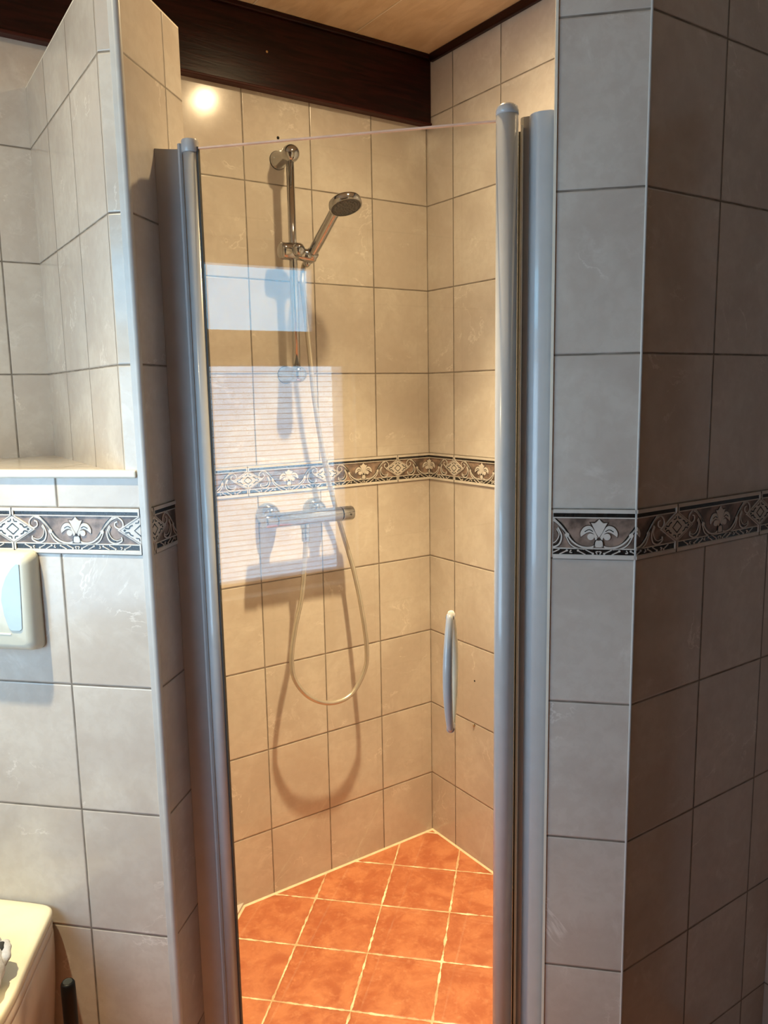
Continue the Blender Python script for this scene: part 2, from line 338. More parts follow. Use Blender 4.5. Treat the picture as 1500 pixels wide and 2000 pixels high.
# ------------------------------------------------------------------ decorative border (relief), built in mm
UNIT = 252.5
def ribbon(pts, w, smooth=6):
    p = crom([(a, b, 0) for a, b in pts], smooth) if smooth else [Vector((a, b, 0)) for a, b in pts]
    L, R = [], []
    for i, q in enumerate(p):
        t = (p[min(i + 1, len(p) - 1)] - p[max(i - 1, 0)]); t = t.normalized() if t.length > 1e-9 else Vector((1, 0, 0))
        ww = w(i / (len(p) - 1)) if callable(w) else w
        s = Vector((-t.y, t.x, 0)) * ww / 2
        L.append((q + s)[:2]); R.append((q - s)[:2])
    return L, R
def disc(cx, cy, r, n=12): return [(cx + r * math.cos(2 * PI * i / n), cy + r * math.sin(2 * PI * i / n)) for i in range(n)]
def border_unit():
    """flat faces of one border tile: list of (height_mm, material, polygon)"""
    F = []
    def strip(L, R, h, mi):
        for i in range(len(L) - 1): F.append((h, mi, [L[i], L[i + 1], R[i + 1], R[i]]))
    def line(pts, w, h=2.2, mi=0, smooth=6):
        strip(*ribbon(pts, w, smooth), h, mi)
        if mi == 0 and smooth and w is not None: strip(*ribbon(pts, (lambda t: w(t) + 1.8) if callable(w) else w + 1.8, smooth), 1.1, 4)  # wider dark ribbon beneath: painted shadow of the line
    hw = UNIT / 2
    for s in (1, -1):
        X = lambda pts: [(s * a, b) for a, b in pts]
        # dark leaf body between the two scroll lines
        line(X([(70, 66), (60, 55), (51, 42), (40, 29), (28, 21)]), lambda t: 5.5 * math.sin(PI * min(1, t + 0.12)) + 1, 1.3, 1)
        # scroll: outer line down to the fleur, curling up to a ball
        line(X([(73, 67), (62, 56), (52, 43), (44, 31), (32, 22), (18, 19), (7, 22), (4, 31), (7, 39), (13, 41)]), lambda t: 2.3 + 1.2 * t)
        line(X([(83, 67), (70, 62), (57, 49), (50, 42)]), 2.1)
        line(X([(53, 38), (46, 25), (36, 18.5), (22, 16.5)]), 2.1)
        F.append((2.5, 0, [(s * a, b) for a, b in disc(51, 40, 3.6)]))
        F.append((2.5, 0, [(s * a, b) for a, b in disc(13, 37.5, 5.6)]))
        # volute towards the diamond
        line(X([(72, 67), (82, 67), (91, 60), (92, 51), (85, 46), (77, 50), (77, 57), (82, 59)]), 2.5)
        # crescent leaf under it
        line(X([(66, 52), (60, 38), (64, 24), (76, 19), (88, 24), (88, 31)]), 2.6)
        line(X([(68, 50), (64, 40), (69, 29), (78, 25), (87, 27)]), 1.5)
        line(X([(67, 46), (62, 36), (67, 25), (76, 22)]), 2.6, 1.3, 1)
        # fleur side leaf
        top = crom([(2, 37, 0), (11, 53, 0), (18, 55.5, 0), (25, 52, 0), (29.5, 44, 0), (29, 37, 0)], 5)
        bot = crom([(2, 35, 0), (8, 42, 0), (14, 45, 0), (19, 44, 0), (24, 41, 0), (29, 37, 0)], 5)
        strip([(s * q.x, q.y) for q in top], [(s * q.x, q.y) for q in bot], 2.4, 0)
        line(X([(10, 46.5), (16, 49.5), (23, 46)]), 1.3, 2.8, 1)
        F.append((1.1, 4, [(0, 33), (s * 7, 43), (s * 12, 54), (s * 16, 62), (s * 7, 62.5), (s * 5, 65), (0, 67.5)]))  # painted shadow under the centre lobes
        strip([(s * q.x * 1.04, q.y + 1.3) for q in top], [(s * q.x * 1.02, q.y - 1.3) for q in bot], 1.1, 4)  # painted shadow under the side leaf
        # fleur centre lobes
        F.append((2.4, 0, [(0, 36), (s * 5, 44), (s * 10, 55), (s * 13, 60.5), (s * 7, 60.0), (s * 4.0, 62), (0, 67)]))
        # stem
        F.append((2.4, 0, [(0, 20), (s * 5, 20), (s * 3, 31), (0, 31)]))
        line(X([(0.5, 34), (6, 30), (7.5, 20)]), 1.3, 2.6, 1)
        # half diamond at the joint
        F.append((2.6, 0, [(s * hw, 71), (s * hw, 16.5), (s * (hw - 45), 43.5)]))
        line(X([(hw, 18.8), (hw - 40.5, 43.5), (hw, 68.2)]), 0.9, 3.0, 2, 0)
        line(X([(hw, 53.5), (hw - 12, 43.5), (hw, 33.5)]), 2.0, 3.0, 1, 0)
        line(X([(hw - 10, 57), (hw - 4, 58), (hw - 3, 62)]), 1.8, 3.0, 1); line(X([(hw - 10, 30), (hw - 4, 29), (hw - 3, 25)]), 1.8, 3.0, 1)
        line(X([(hw - 30, 48), (hw - 23, 47), (hw - 20, 51), (hw - 15, 53)]), 2.2, 3.0, 1)
        line(X([(hw - 30, 39), (hw - 23, 40), (hw - 20, 36), (hw - 15, 34)]), 2.2, 3.0, 1)
        F.append((3.0, 1, [(s * (hw - 34), 43.5), (s * (hw - 31), 46), (s * (hw - 28), 43.5), (s * (hw - 31), 41)]))
        # lace row
        for c0 in (0, 42, 84):
            up = 1 if (c0 // 42) % 2 == 0 else -1
            yc = 11.5
            line(X([(c0 + 2, yc - 3.4 * up), (c0 + 4, yc + 0.5 * up), (c0 + 0.4, yc + 1.2 * up)]), 1.5)
            F.append((2.2, 0, [(s * a, b) for a, b in disc(c0 + 9, yc - 2.4 * up, 1.9, 8)]))
            line(X([(c0 + 9, yc - 2.0 * up), (c0 + 16, yc + 1.5 * up), (c0 + 21, yc + 4.2 * up)]), 1.5)
            if c0: 
                F.append((2.2, 0, [(s * a, b) for a, b in disc(c0 - 9, yc - 2.4 * up, 1.9, 8)]))
                line(X([(c0 - 9, yc - 2.0 * up), (c0 - 16, yc + 1.5 * up), (c0 - 21, yc + 4.2 * up)]), 1.5)
    # joint bead between border tiles
    for s in (1, -1):
        F.append((3.2, 0, [(s * (hw - 4), 6), (s * hw, 6), (s * hw, 17), (s * (hw - 4), 20)]))
        F.append((3.2, 0, [(s * (hw - 4), 68), (s * hw, 71), (s * hw, 79), (s * (hw - 4), 79)]))
        F.append((3.3, 3, [(s * (hw - 0.9), 0), (s * hw, 0), (s * hw, 18), (s * (hw - 0.9), 18)]))
        F.append((3.3, 3, [(s * (hw - 0.9), 68), (s * hw, 68), (s * hw, 82.6), (s * (hw - 0.9), 82.6)]))
    # running bands across the unit (z0, z1, height, material)
    for a, b, h, mi in ((0, 6, 2.6, 0), (6, 7.2, 1.6, 0), (7.2, 16.5, 0.9, 1), (16.5, 18.4, 2.2, 0), (18.4, 68, 0.7, 2), (68, 69.8, 2.2, 0), (69.8, 76.5, 0.9, 1), (76.5, 82.6, 2.6, 0)):
        F.append((h, mi, [(-hw, a), (hw, a), (hw, b), (-hw, b)]))
    return F
UNITF = border_unit()
def border(parent, p0, p1, fleur, out):
    """relief strip on the face from p0 to p1 (2-D); fleur = distance from p0 of one fleur centre; out = outward normal"""
    p0 = Vector(p0); p1 = Vector(p1); L = (p1 - p0).length * 1000; e = (p1 - p0).normalized()
    bm = bmesh.new(); f0 = fleur * 1000
    k0 = math.floor((0 - f0) / UNIT) - 1; k1 = math.ceil((L - f0) / UNIT) + 1
    for k in range(k0, k1 + 1):
        c = f0 + k * UNIT
        if c + UNIT / 2 < 0 or c - UNIT / 2 > L: continue
        for h, mi, pts in UNITF:
            if c + max(a for a, b in pts) < 0 or c + min(a for a, b in pts) > L: continue
            f = bm.faces.new([bm.verts.new((c + a, b, h)) for a, b in pts]); f.material_index = mi
            if h >= 2.2 and mi == 0 and len(pts) <= 14:      # give raised lines a side wall so they stand proud
                n = len(pts)
    for co, no in (((0, 0, 0), (-1, 0, 0)), ((L, 0, 0), (1, 0, 0))):
        bmesh.ops.bisect_plane(bm, geom=bm.verts[:] + bm.edges[:] + bm.faces[:], plane_co=co, plane_no=no, clear_outer=True)
    # raised faces get thickness down to the tile face
    faces = [f for f in bm.faces if f.calc_area() > 1e-6]
    for f in faces:
        hs = f.verts[0].co.z
        if hs < 0.8: continue
        pts = [v.co.copy() for v in f.verts]; low = [bm.verts.new((p.x, p.y, 0.3)) for p in pts]; top = list(f.verts)
        for i in range(len(pts)):
            j = (i + 1) % len(pts)
            g = bm.faces.new((top[i], top[j], low[j], low[i])); g.material_index = f.material_index
    out = Vector(out).normalized()
    for v in bm.verts:
        q = p0 + e * (v.co.x / 1000)
        v.co = Vector((q.x, q.y, ZB + v.co.y / 1000)) + Vector((out.x, out.y, 0)) * (v.co.z / 1000)
    bm.normal_update()
    for f in bm.faces:
        if f.normal.dot(Vector((out.x, out.y, 0))) < -0.5: f.normal_flip()
    return link('decorative_border', bm, [BD_CREAM, BD_BLACK, BD_FIELD, GASKET, BD_SHADE], parent)

# ------------------------------------------------------------------ the room
KX, KY = -0.4888, -1.1824
LX, LY = -0.5864, -1.0848
Ex, Ey = -1.135, -0.600
XL, YF = -2.05, -4.30            # window wall, wall behind the camera
bm = bmesh.new(); abox(bm, XL - 0.15, 0.15, YF - 0.15, 0.15, -0.12, 0.0); structure(link('floor', bm, FLOOR))
bm = bmesh.new(); abox(bm, XL - 0.20, 0.15, YF - 0.15, 0.15, CEIL, CEIL + 0.1); structure(link('ceiling', bm, CEILM))
wb = wall('wall_back', [(0.12, 0.0), (0.12, 0.12), (XL - 0.12, 0.12), (XL - 0.12, 0.0)], 0, CEIL, [None, None, None, XL * -1 + 0.12 - 0.2011 - TW * 40])
border(wb, (-1.735, 0), (0, 0), 1.735 - 0.25225, (0, -1))
wr = wall('wall_right', [(0.0, 0.0), (0.0, -1.10), (0.12, -1.10), (0.12, 0.0)], 0, CEIL, [0.1234, None, None, None])
# wall round the corner from the shower; unseen door added to limit bounce light
XR = -0.010; DY0, DY1, DZ = -2.30, -1.42, 2.05
bm = bmesh.new(); lay = bm.loops.layers.uv.new('tiles')
for a0, a1, z0, z1 in ((YF, DY0, 0, CEIL), (DY1, KY - 0.0005, 0, CEIL), (DY0, DY1, DZ, CEIL)): abox(bm, XR, XR + 0.13, a0, a1, z0, z1)
for f in bm.faces:
    for l in f.loops: l[lay].uv = ((KY - l.vert.co.y - 0.13 + l.vert.co.x) / TW, l.vert.co.z)
wd = structure(link('wall_door', bm, TILE))
border(wd, (XR, KY), (XR, DY1), 0.25, (-1, 0))
DOORW = plain('added_door_brown_wood', (0.17, 0.092, 0.048), 0.35, noise_amt=0.15, scale=6)  # brown picked so the added door bounces a little warm light
dr = bpy.data.objects.new('added_door_1', None); C.objects.link(dr); dr.location = (XR, (DY0 + DY1) / 2, 0); structure(dr)
bm = bmesh.new(); abox(bm, XR + 0.03, XR + 0.07, DY0 + 0.04, DY1 - 0.04, 0.005, DZ - 0.04)
for z0, z1 in ((0.15, 0.85), (1.0, 1.85)):
    abox(bm, XR + 0.024, XR + 0.034, DY0 + 0.16, DY1 - 0.16, z0, z1)
rel(link('door_leaf', bm, DOORW, dr, bevel=0.004), dr)
bm = bmesh.new()
for q in ((DY0, DY0 + 0.045, 0, DZ), (DY1 - 0.045, DY1, 0, DZ), (DY0 + 0.045, DY1 - 0.045, DZ - 0.045, DZ)): abox(bm, XR - 0.012, XR + 0.10, *q)
rel(link('door_frame', bm, DOORW, dr, bevel=0.003), dr)
bm = bmesh.new(); lathe(bm, (XR + 0.03, DY0 + 0.10, 1.02), (-1, 0, 0), [(0.024, 0), (0.024, 0.008), (0.010, 0.010), (0.010, 0.045)], 24); tube(bm, [(XR - 0.012, DY0 + 0.10, 1.02), (XR - 0.014, DY0 + 0.14, 1.02), (XR - 0.012, DY0 + 0.21, 1.018)], 0.009, 14)
rel(link('door_handle', bm, CHROME, dr, smooth=True), dr)
border(wr, (0, 0), (0, -1.0824), 0.25225, (-1, 0))
wf = wall('wall_front', [(0.13, YF - 0.12), (0.13, YF), (XL - 0.12, YF), (XL - 0.12, YF - 0.12)], 0, CEIL, [None] * 4)
# left partition (wedge-shaped pillar) and right partition
To = D(-0.3405, 0.0); Fa = D(-0.3405, 0.235)
wp = wall('wall_partition', [(-1.125, 0.0), (Ex, Ey), To, Fa, (Fa[0], 0.0)], 0, PTOP,
          [0.19, -0.1382 - 3 * TW, 0.165, 0.1, None])
border(wp, D(-0.3405, 0.0075), Fa, 0.0065 + 0.12625, (1, -1))
wq = wall('wall_corner', [(KX, KY), (LX, LY), (LX + 0.0990, LY + 0.0990), (-0.3916, -1.0824), (0.0, -1.0824), (XR + 0.002, KY)], 0, CEIL,
          [0.1382, None, None, None, None, 0.4888 - 0.1993])
border(wq, (KX - 0.0015, KY + 0.0015), (LX + 0.0042, LY - 0.0042), 0.4904 - 0.4319 - 0.002, (-1, -1))
border(wq, (KX, KY), (0, KY), -KX - 0.258, (0, -1))
# cistern box in the corner, ledge on top
LZ = 1.352
wc = wall('wall_cistern', [(-1.735, 0.0), (Ex, Ey), (-1.125, 0.0)], 0, LZ, [((-0.378 + 1.2268) - 0.1382) % TW, None, None])
border(wc, (-1.735, 0.0), D(-0.3562, 0.0), (1.2268 - 0.482), (-1, -1))
# window wall, with the opening
WY0, WY1, WZ0, WZ1 = -1.500, -0.50, 0.815, 1.985
bm = bmesh.new(); lay = bm.loops.layers.uv.new('tiles')
for a0, a1, z0, z1 in ((YF, WY0, 0, CEIL), (WY1, 0.0, 0, CEIL), (WY0, WY1, 0, WZ0), (WY0, WY1, WZ1, CEIL)):
    abox(bm, XL - 0.18, XL, a0, a1, z0, z1)
for f in bm.faces:
    for l in f.loops: l[lay].uv = ((l.vert.co.y + l.vert.co.x) / TW, l.vert.co.z)
wl = structure(link('wall_left', bm, TILE))

# window: fixed lower light with pleated blind, tilted upper sash
win = bpy.data.objects.new('window_1', None); C.objects.link(win); win.location = (XL, (WY0 + WY1) / 2, WZ0); structure(win)
def ring(bm, x0, x1, y0, y1, z0, z1, w):
    abox(bm, x0, x1, y0, y1, z0, z0 + w); abox(bm, x0, x1, y0, y1, z1 - w, z1)
    abox(bm, x0, x1, y0, y0 + w, z0 + w, z1 - w); abox(bm, x0, x1, y1 - w, y1, z0 + w, z1 - w)
bm = bmesh.new(); ring(bm, XL - 0.10, XL - 0.03, WY0, WY1, WZ0, WZ1, 0.035); abox(bm, XL - 0.10, XL - 0.03, WY0 + 0.035, WY1 - 0.035, 1.590, 1.652)
rel(link('window_frame', bm, WFRAME, win, bevel=0.004), win)
bm = bmesh.new(); abox(bm, XL - 0.068, XL - 0.062, WY0 + 0.035, WY1 - 0.035, WZ0 + 0.035, 1.590)
rel(link('window_pane', bm, GLASS, win), win)
bm = bmesh.new()
zz = 1.675; uz = WZ1 - 0.035
ring(bm, XL - 0.05, XL - 0.005, WY0 + 0.035, WY1 - 0.035, 1.643, 1.945, 0.050); abox(bm, XL - 0.05, XL - 0.005, WY0 + 0.085, WY0 + 0.160, 1.693, 1.895)
for v in bm.verts:                                       # tilted inwards about its bottom edge
    k = (v.co.z - 1.643); v.co.x += k * 0.06
sash = rel(link('window_sash', bm, WFRAME, win, bevel=0.004), win)
bm = bmesh.new(); abox(bm, XL - 0.03, XL - 0.025, WY0 + 0.160, WY1 - 0.085, 1.693, 1.895)
for v in bm.verts: v.co.x += (v.co.z - 1.643) * 0.06
p = link('sash_pane', bm, GLASS, sash); rel(p, win)
bm = bmesh.new()
nz = 41; z0 = WZ0 + 0.048; dz = 0.01745
prev = None
for k in range(nz + 1):
    xx = XL - 0.018 + (0.002 if k % 2 else 0.0); z = z0 + k * dz
    a = bm.verts.new((xx, WY0 + 0.018, z)); b_ = bm.verts.new((xx, WY1 - 0.018, z))
    if prev: bm.faces.new((prev[0], prev[1], b_, a))
    prev = (a, b_)
bl = link('pleated_blind', bm, BLIND)
bl['label'] = 'sheer white pleated blind over the lower window pane, mirrored in the shower glass'; bl['category'] = 'blind'
bm = bmesh.new(); abox(bm, XL - 0.028, XL - 0.002, WY0 + 0.018, WY1 - 0.018, z0 + nz * dz, z0 + nz * dz + 0.014); link('blind_rail', bm, WFRAME, bl, bevel=0.003)
bm = bmesh.new(); abox(bm, XL - 0.028, XL - 0.002, WY0 + 0.018, WY1 - 0.018, z0 - 0.012, z0); link('blind_rail', bm, WFRAME, bl, bevel=0.003)
bm = bmesh.new(); abox(bm, XL - 0.16, XL + 0.03, WY0 - 0.03, WY1 + 0.03, WZ0 - 0.02, WZ0 + 0.002)
rel(link('window_sill', bm, PVC, win, bevel=0.004), win)

# beam board under the ceiling along the back wall, thin moulding along the right wall
bm = bmesh.new(); abox(bm, XL, -0.0005, -0.024, 0.0, 2.268, CEIL)
t1 = structure(link('trim_1', bm, WOOD, bevel=0.003))
bm = bmesh.new(); abox(bm, XL, -0.001, -0.030, 0.0, 2.2665, 2.274)
link('lower_edge_strip', bm, plain('reddish_mahogany', (0.050, 0.009, 0.006), 0.45, spec=0.25), t1, bevel=0.003)
bm = bmesh.new(); abox(bm, XL, -0.001, -0.032, -0.024, CEIL - 0.014, CEIL); link('top_bead', bm, WOOD, t1, bevel=0.003)
bm = bmesh.new(); lathe(bm, (-0.5357, -0.0235, 2.361), (0, -1, 0), [(0.003, 0), (0.003, 0.0012), (0.0, 0.0014)], 12); link('screw_head', bm, BRASS, t1)
bm = bmesh.new(); abox(bm, -0.014, 0.0, -1.0824, -0.032, CEIL - 0.023, CEIL); structure(link('trim_2', bm, WOOD, bevel=0.003))

# tile edge trims
def quarter(name, c, r, z0, z1, m, ang0, ang1, inner=0.0):
    bm = bmesh.new(); pts = [c] + [(c[0] + r * math.cos(a), c[1] + r * math.sin(a)) for a in [ang0 + (ang1 - ang0) * i / 8 for i in range(9)]]
    extrude2d(bm, pts, lambda a, b, h: (a, b, h), z0, z1)
    return structure(soft(link(name, bm, m)))
c = D(-0.3405 - 0.0055, 0.0055)
quarter('trim_3', c, 0.0080, 0.0, PTOP, PVC, math.radians(225 - 62), math.radians(315 + 62))
bm = bmesh.new(); box(bm, D(-0.3560, -0.0022, 0.0), ET * 0.0110, EN * 0.010, EZ * PTOP); link('trim_flange', bm, PVC, bpy.data.objects['trim_3'], bevel=0.0006)
# shower front right: thin cream edge on the corner wall, and the outer corner bead
bm = bmesh.new(); q = Vector((LX, LY, 0)); box(bm, q - EN * 0.0025 - ET * 0.0018, ET * 0.0040, EN * 0.022, EZ * CEIL)
structure(link('trim_4', bm, CREAM))
bm = bmesh.new(); lathe(bm, (KX - 0.0003, KY + 0.0003, 0), (0, 0, 1), [(0.0020, 0), (0.0020, CEIL)], 10); structure(link('trim_5', bm, PVC))
# ledge front strip and tile top joint lines
bm = bmesh.new(); a = D(-1.2268, -0.006, 1.3468); box(bm, a, ET * (1.2268 - 0.3575), EN * 0.02, EZ * 0.014)
structure(link('trim_6', bm, CREAM, bevel=0.003))
# partition top cap
bm = bmesh.new(); extrude2d(bm, [(-1.125, 0.0), (Ex, Ey), To, Fa, (Fa[0], 0.0)], lambda a, b, h: (a, b, h), PTOP, PTOP + 0.003); structure(link('trim_7', bm, CREAM))
# low kerb of tile closing the shower floor on the left, behind the door profile
bm = bmesh.new(); lay = bm.loops.layers.uv.new('tiles')
extrude2d(bm, [(-0.702, 0.0), (-0.94, -0.238), (-0.94, 0.0)], lambda a, b, h: (a, b, h), 0, 0.012)
for f in bm.faces:
    for l in f.loops: l[lay].uv = (l.vert.co.x * 5 + 0.4, l.vert.co.z + 0.08)
structure(link('trim_8', bm, TILE))
# light silicone joint round the shower floor
bm = bmesh.new()
def joint(a, b, n):
    a = Vector(a); b = Vector(b); n = Vector(n).normalized(); u = (b - a)
    v = [bm.verts.new(q) for q in (a, b, b + n * 0.005, a + n * 0.005, a + EZ * 0.004, b + EZ * 0.004)]
    bm.faces.new((v[4], v[5], v[2], v[3])); bm.faces.new((v[0], v[3], v[2], v[1])); bm.faces.new((v[0], v[1], v[5], v[4])); bm.faces.new((v[0], v[4], v[3])); bm.faces.new((v[1], v[2], v[5]))
joint((-0.702, 0, 0), (0, 0, 0), (0, -1, 0)); joint((0, 0, 0), (0, -1.08, 0), (-1, 0, 0)); joint((-0.702, 0, 0), (-0.94, -0.238, 0), (1, -1, 0))
bmesh.ops.recalc_face_normals(bm, faces=bm.faces)
structure(link('trim_9', bm, plain('cream_silicone', (0.82, 0.72, 0.50), 0.5)))
# door threshold
bm = bmesh.new(); box(bm, D(-0.3400, 0.07, 0.0), ET * 0.6925, EN * 0.05, EZ * 0.022); structure(link('trim_10', bm, WHITE, bevel=0.005))

# drill holes left in the tiles
def hole(parent, p, n, r):
    bm = bmesh.new(); lathe(bm, Vector(p) - Vector(n) * 0.002, n, [(r, 0), (r * 0.95, 0.0026), (r * 0.5, 0.0027), (0, 0.0027)], 12); link('drill_hole', bm, HOLE, parent)
hole(wb, (-0.500, 0, 2.163), (0, -1, 0), 0.0042)
hole(wr, (0, -0.2189, 0.5988), (-1, 0, 0), 0.003)
hole(wr, (0, -0.2189, 0.4551), (-1, 0, 0), 0.003)
bm = bmesh.new(); lathe(bm, (-0.0005, -0.2165, 0.452), (-1, 0, 0), [(0.004, 0), (0.004, 0.001), (0.002, 0.003), (0, 0.003)], 12); link('wall_plug', bm, BRASS, wr)

# ------------------------------------------------------------------ shower door
ZD0, ZD1 = 0.03, 1.9125
door = empty('shower_door', D(-0.268, 0.092, 0.0), 'closed clear glass shower door in a white frame between the two tiled pillars', 'shower door')
dth = math.radians(2.0)
dt = ET * math.cos(dth) - EN * math.sin(dth); dn = EN * math.cos(dth) + ET * math.sin(dth)
P0 = D(-0.268, 0.092, 0.0)
def G(a, b, z): return P0 + dt * a + dn * b + EZ * z      # a along the door, b inwards
bm = bmesh.new(); box(bm, G(0.010, -0.003, ZD0), dt * 0.525, dn * 0.006, EZ * (ZD1 - ZD0))
gp = rel(link('glass_pane', bm, GLASS, door), door)
bm = bmesh.new(); box(bm, G(0.010, -0.0032, ZD1 - 0.0024), dt * 0.525, dn * 0.0064, EZ * 0.0026); rel(link('edge_glint_strip', bm, EDGE, gp), door)  # opaque strip coloured as the bright line of light along the edge
def profile(pts, z0, z1, frame=G):
    bm = bmesh.new(); extrude2d(bm, pts, frame, z0, z1); return bm
def arc(cx, cy, r, a0, a1, n=14, sy=1.0):
    return [(cx + r * math.cos(math.radians(a0 + (a1 - a0) * i / n)), cy + sy * r * math.sin(math.radians(a0 + (a1 - a0) * i / n))) for i in range(n + 1)]
# pivot tube on the left edge
pv = rel(link('pivot_profile', profile(arc(0.0012, 0, 0.0132, 0, 345, 28), ZD0, 1.905), WHITE, door, smooth=False, bevel=0.0), door)
pv.data.polygons.foreach_set('use_smooth', [abs(p.normal.z) < 0.5 for p in pv.data.polygons])
bm = bmesh.new(); lathe(bm, G(0.0006, 0, 1.905), EZ, [(0.0140, 0), (0.0150, 0.002), (0.0150, 0.018), (0.0138, 0.021), (0.0, 0.0215)], 32)
soft(rel(link('end_cap', bm, WHITE, pv), door))
bm = bmesh.new(); box(bm, G(0.0135, -0.0040, ZD0), dt * 0.0032, dn * 0.008, EZ * (ZD1 - ZD0 + 0.001)); rel(link('seal_strip', bm, GASKET, door), door)
# closing profile on the right edge
cs = rel(link('closing_profile', profile([(0.529 + x, y) for x, y in arc(0.0175, -0.002, 0.0178, 100, 440, 30)], ZD0, 1.918), WHITE, door), door)
cs.data.polygons.foreach_set('use_smooth', [abs(p.normal.z) < 0.5 for p in cs.data.polygons])
bm = bmesh.new(); lathe(bm, G(0.529 + 0.0175, -0.002, 1.918), EZ, [(0.0182, 0), (0.0182, 0.006), (0.0165, 0.012), (0.011, 0.0165), (0.0, 0.0175)], 28)
rel(link('end_cap', bm, WHITE, cs, smooth=True), door)
# handle: an outer and an inner bow
ha = 0.452
for nm, sg in (('outer_handle', -1), ('inner_handle', 1)):
    bm = bmesh.new(); path = []; rr = []
    for i in range(33):
        s_ = i / 32; z = 0.885 + 0.213 * s_
        bow = math.sin(PI * s_) ** 0.8 if 0 < s_ < 1 else 0
        path.append(G(ha - 0.004 * 0, sg * (0.006 + 0.036 * bow), z)); rr.append(0.0085 * (0.72 + 0.28 * math.sin(PI * s_)))
    tube(bm, path, rr, 16)
    rel(link(nm, bm, CREAM if sg > 0 else WHITE, door, smooth=True), door)
bm = bmesh.new()
for z in (0.887, 1.094): lathe(bm, G(ha, -0.009, z), dn, [(0.0075, 0), (0.0075, 0.018)], 16)
rel(link('handle_fixing', bm, WHITE, door), door)

# fixed wall profiles either side of the door
def F_(t, d, z): return D(t, d, z)
def fixed(name, label, pts, z1, extra=None):
    bm = bmesh.new(); extrude2d(bm, pts, F_, 0.0, z1); o = soft(link(name, bm, WHITE))
    o['label'] = label; o['category'] = 'door frame profile'; return o
L1 = fixed('wall_profile', 'white upright profile fixed to the shaded left pillar beside the door hinge',
      [(-0.3400, 0.104), (-0.3400, 0.140), (-0.296, 0.140), (-0.2830, 0.112), (-0.2810, 0.100), (-0.2820, 0.090), (-0.2850, 0.0870), (-0.2890, 0.0885), (-0.2925, 0.095), (-0.2960, 0.118), (-0.308, 0.1165), (-0.325, 0.111)], 1.921)
R1 = fixed('wall_profile', 'wide white upright profile fixed to the right pillar beside the closing edge',
      [(0.3525, 0.072), (0.3525, 0.115), (0.2985, 0.115), (0.2985, 0.098), (0.3035, 0.0930), (0.3125, 0.0915), (0.3140, 0.0860), (0.3165, 0.0800), (0.3200, 0.0760), (0.3245, 0.0730), (0.330, 0.0705), (0.337, 0.0695), (0.345, 0.0690)], 1.921)
bm = bmesh.new(); box(bm, D(0.2990, 0.078, 0.0), ET * 0.0042, EN * 0.022, EZ * 1.905); link('seal_strip', bm, CREAM, R1, bevel=0.001)
bm = bmesh.new(); box(bm, D(0.2955, 0.096, 0.0), ET * 0.0038, EN * 0.006, EZ * 1.900); link('rubber_lip', bm, GASKET, R1)
for o in (L1, R1):
    pass

# ------------------------------------------------------------------ shower rail with slider
rail = empty('shower_rail', (-0.503, 0.0, 1.539), 'chrome upright shower rail with two round brackets on the tiled back wall', 'shower rail')
RX, RY = -0.503, -0.068
bm = bmesh.new(); lathe(bm, (RX, RY, 1.539), EZ, [(0.0106, 0), (0.0106, 0.566)], 28); o = rel(link('rail_bar', bm, CHROME, rail, smooth=False), rail)
o.data.polygons.foreach_set('use_smooth', [abs(p.normal.z) < 0.5 for p in o.data.polygons])
for z in (2.105, 1.539):
    bm = bmesh.new()
    lathe(bm, (RX, -0.0003, z), (0, -1, 0), [(0.0235, 0), (0.0235, 0.003), (0.0210, 0.005), (0.0205, 0.058), (0.0222, 0.063), (0.0226, 0.075), (0.0205, 0.084), (0.0140, 0.091), (0.0, 0.0935)], 36)
    o = rel(link('wall_bracket', bm, CHROME, rail, smooth=True), rail)
    bm = bmesh.new(); lathe(bm, (RX, -0.0002, z), (0, -1, 0), [(0.0245, 0), (0.0245, 0.0012)], 36); rel(link('bracket_gasket', bm, BLACK, o), rail)
bm = bmesh.new()
lathe(bm, (RX - 0.040, RY, 1.860), (1, 0, 0), [(0.0, 0), (0.015, 0.0005), (0.0200, 0.004), (0.0222, 0.010), (0.0226, 0.035), (0.0205, 0.050), (0.0180, 0.060)], 32)
sl = rel(link('slider', bm, CHROME, rail, smooth=True), rail)
bm = bmesh.new(); lathe(bm, (RX + 0.004, RY - 0.012, 1.862), (0, -1, 0), [(0.0180, 0), (0.0180, 0.012), (0.0155, 0.020), (0.0090, 0.026), (0.0, 0.0275)], 28)
rel(link('slider_button', bm, CHROME, sl, smooth=True), rail)
hh = Vector((0.08, -0.83, 0.55)).normalized()
cr = Vector((-0.4545, -0.078, 1.852))
bm = bmesh.new()
tube(bm, crom([(RX + 0.012, RY, 1.857), (RX + 0.028, RY - 0.004, 1.854), cr + Vector((-0.008, 0.002, 0)), cr + Vector((0.012, -0.003, -0.001))], 5), [0.0175] * 5 + [0.0170] * 5 + [0.0172] * 5 + [0.0150], 20)
o = rel(link('handset_cradle', bm, CHROME, sl, smooth=True), rail)
bm = bmesh.new(); lathe(bm, cr - hh * 0.014, hh, [(0.0140, 0), (0.0165, 0.002), (0.0172, 0.026), (0.0160, 0.028)], 28); rel(link('cradle_cup', bm, CHROME, o, smooth=True), rail)

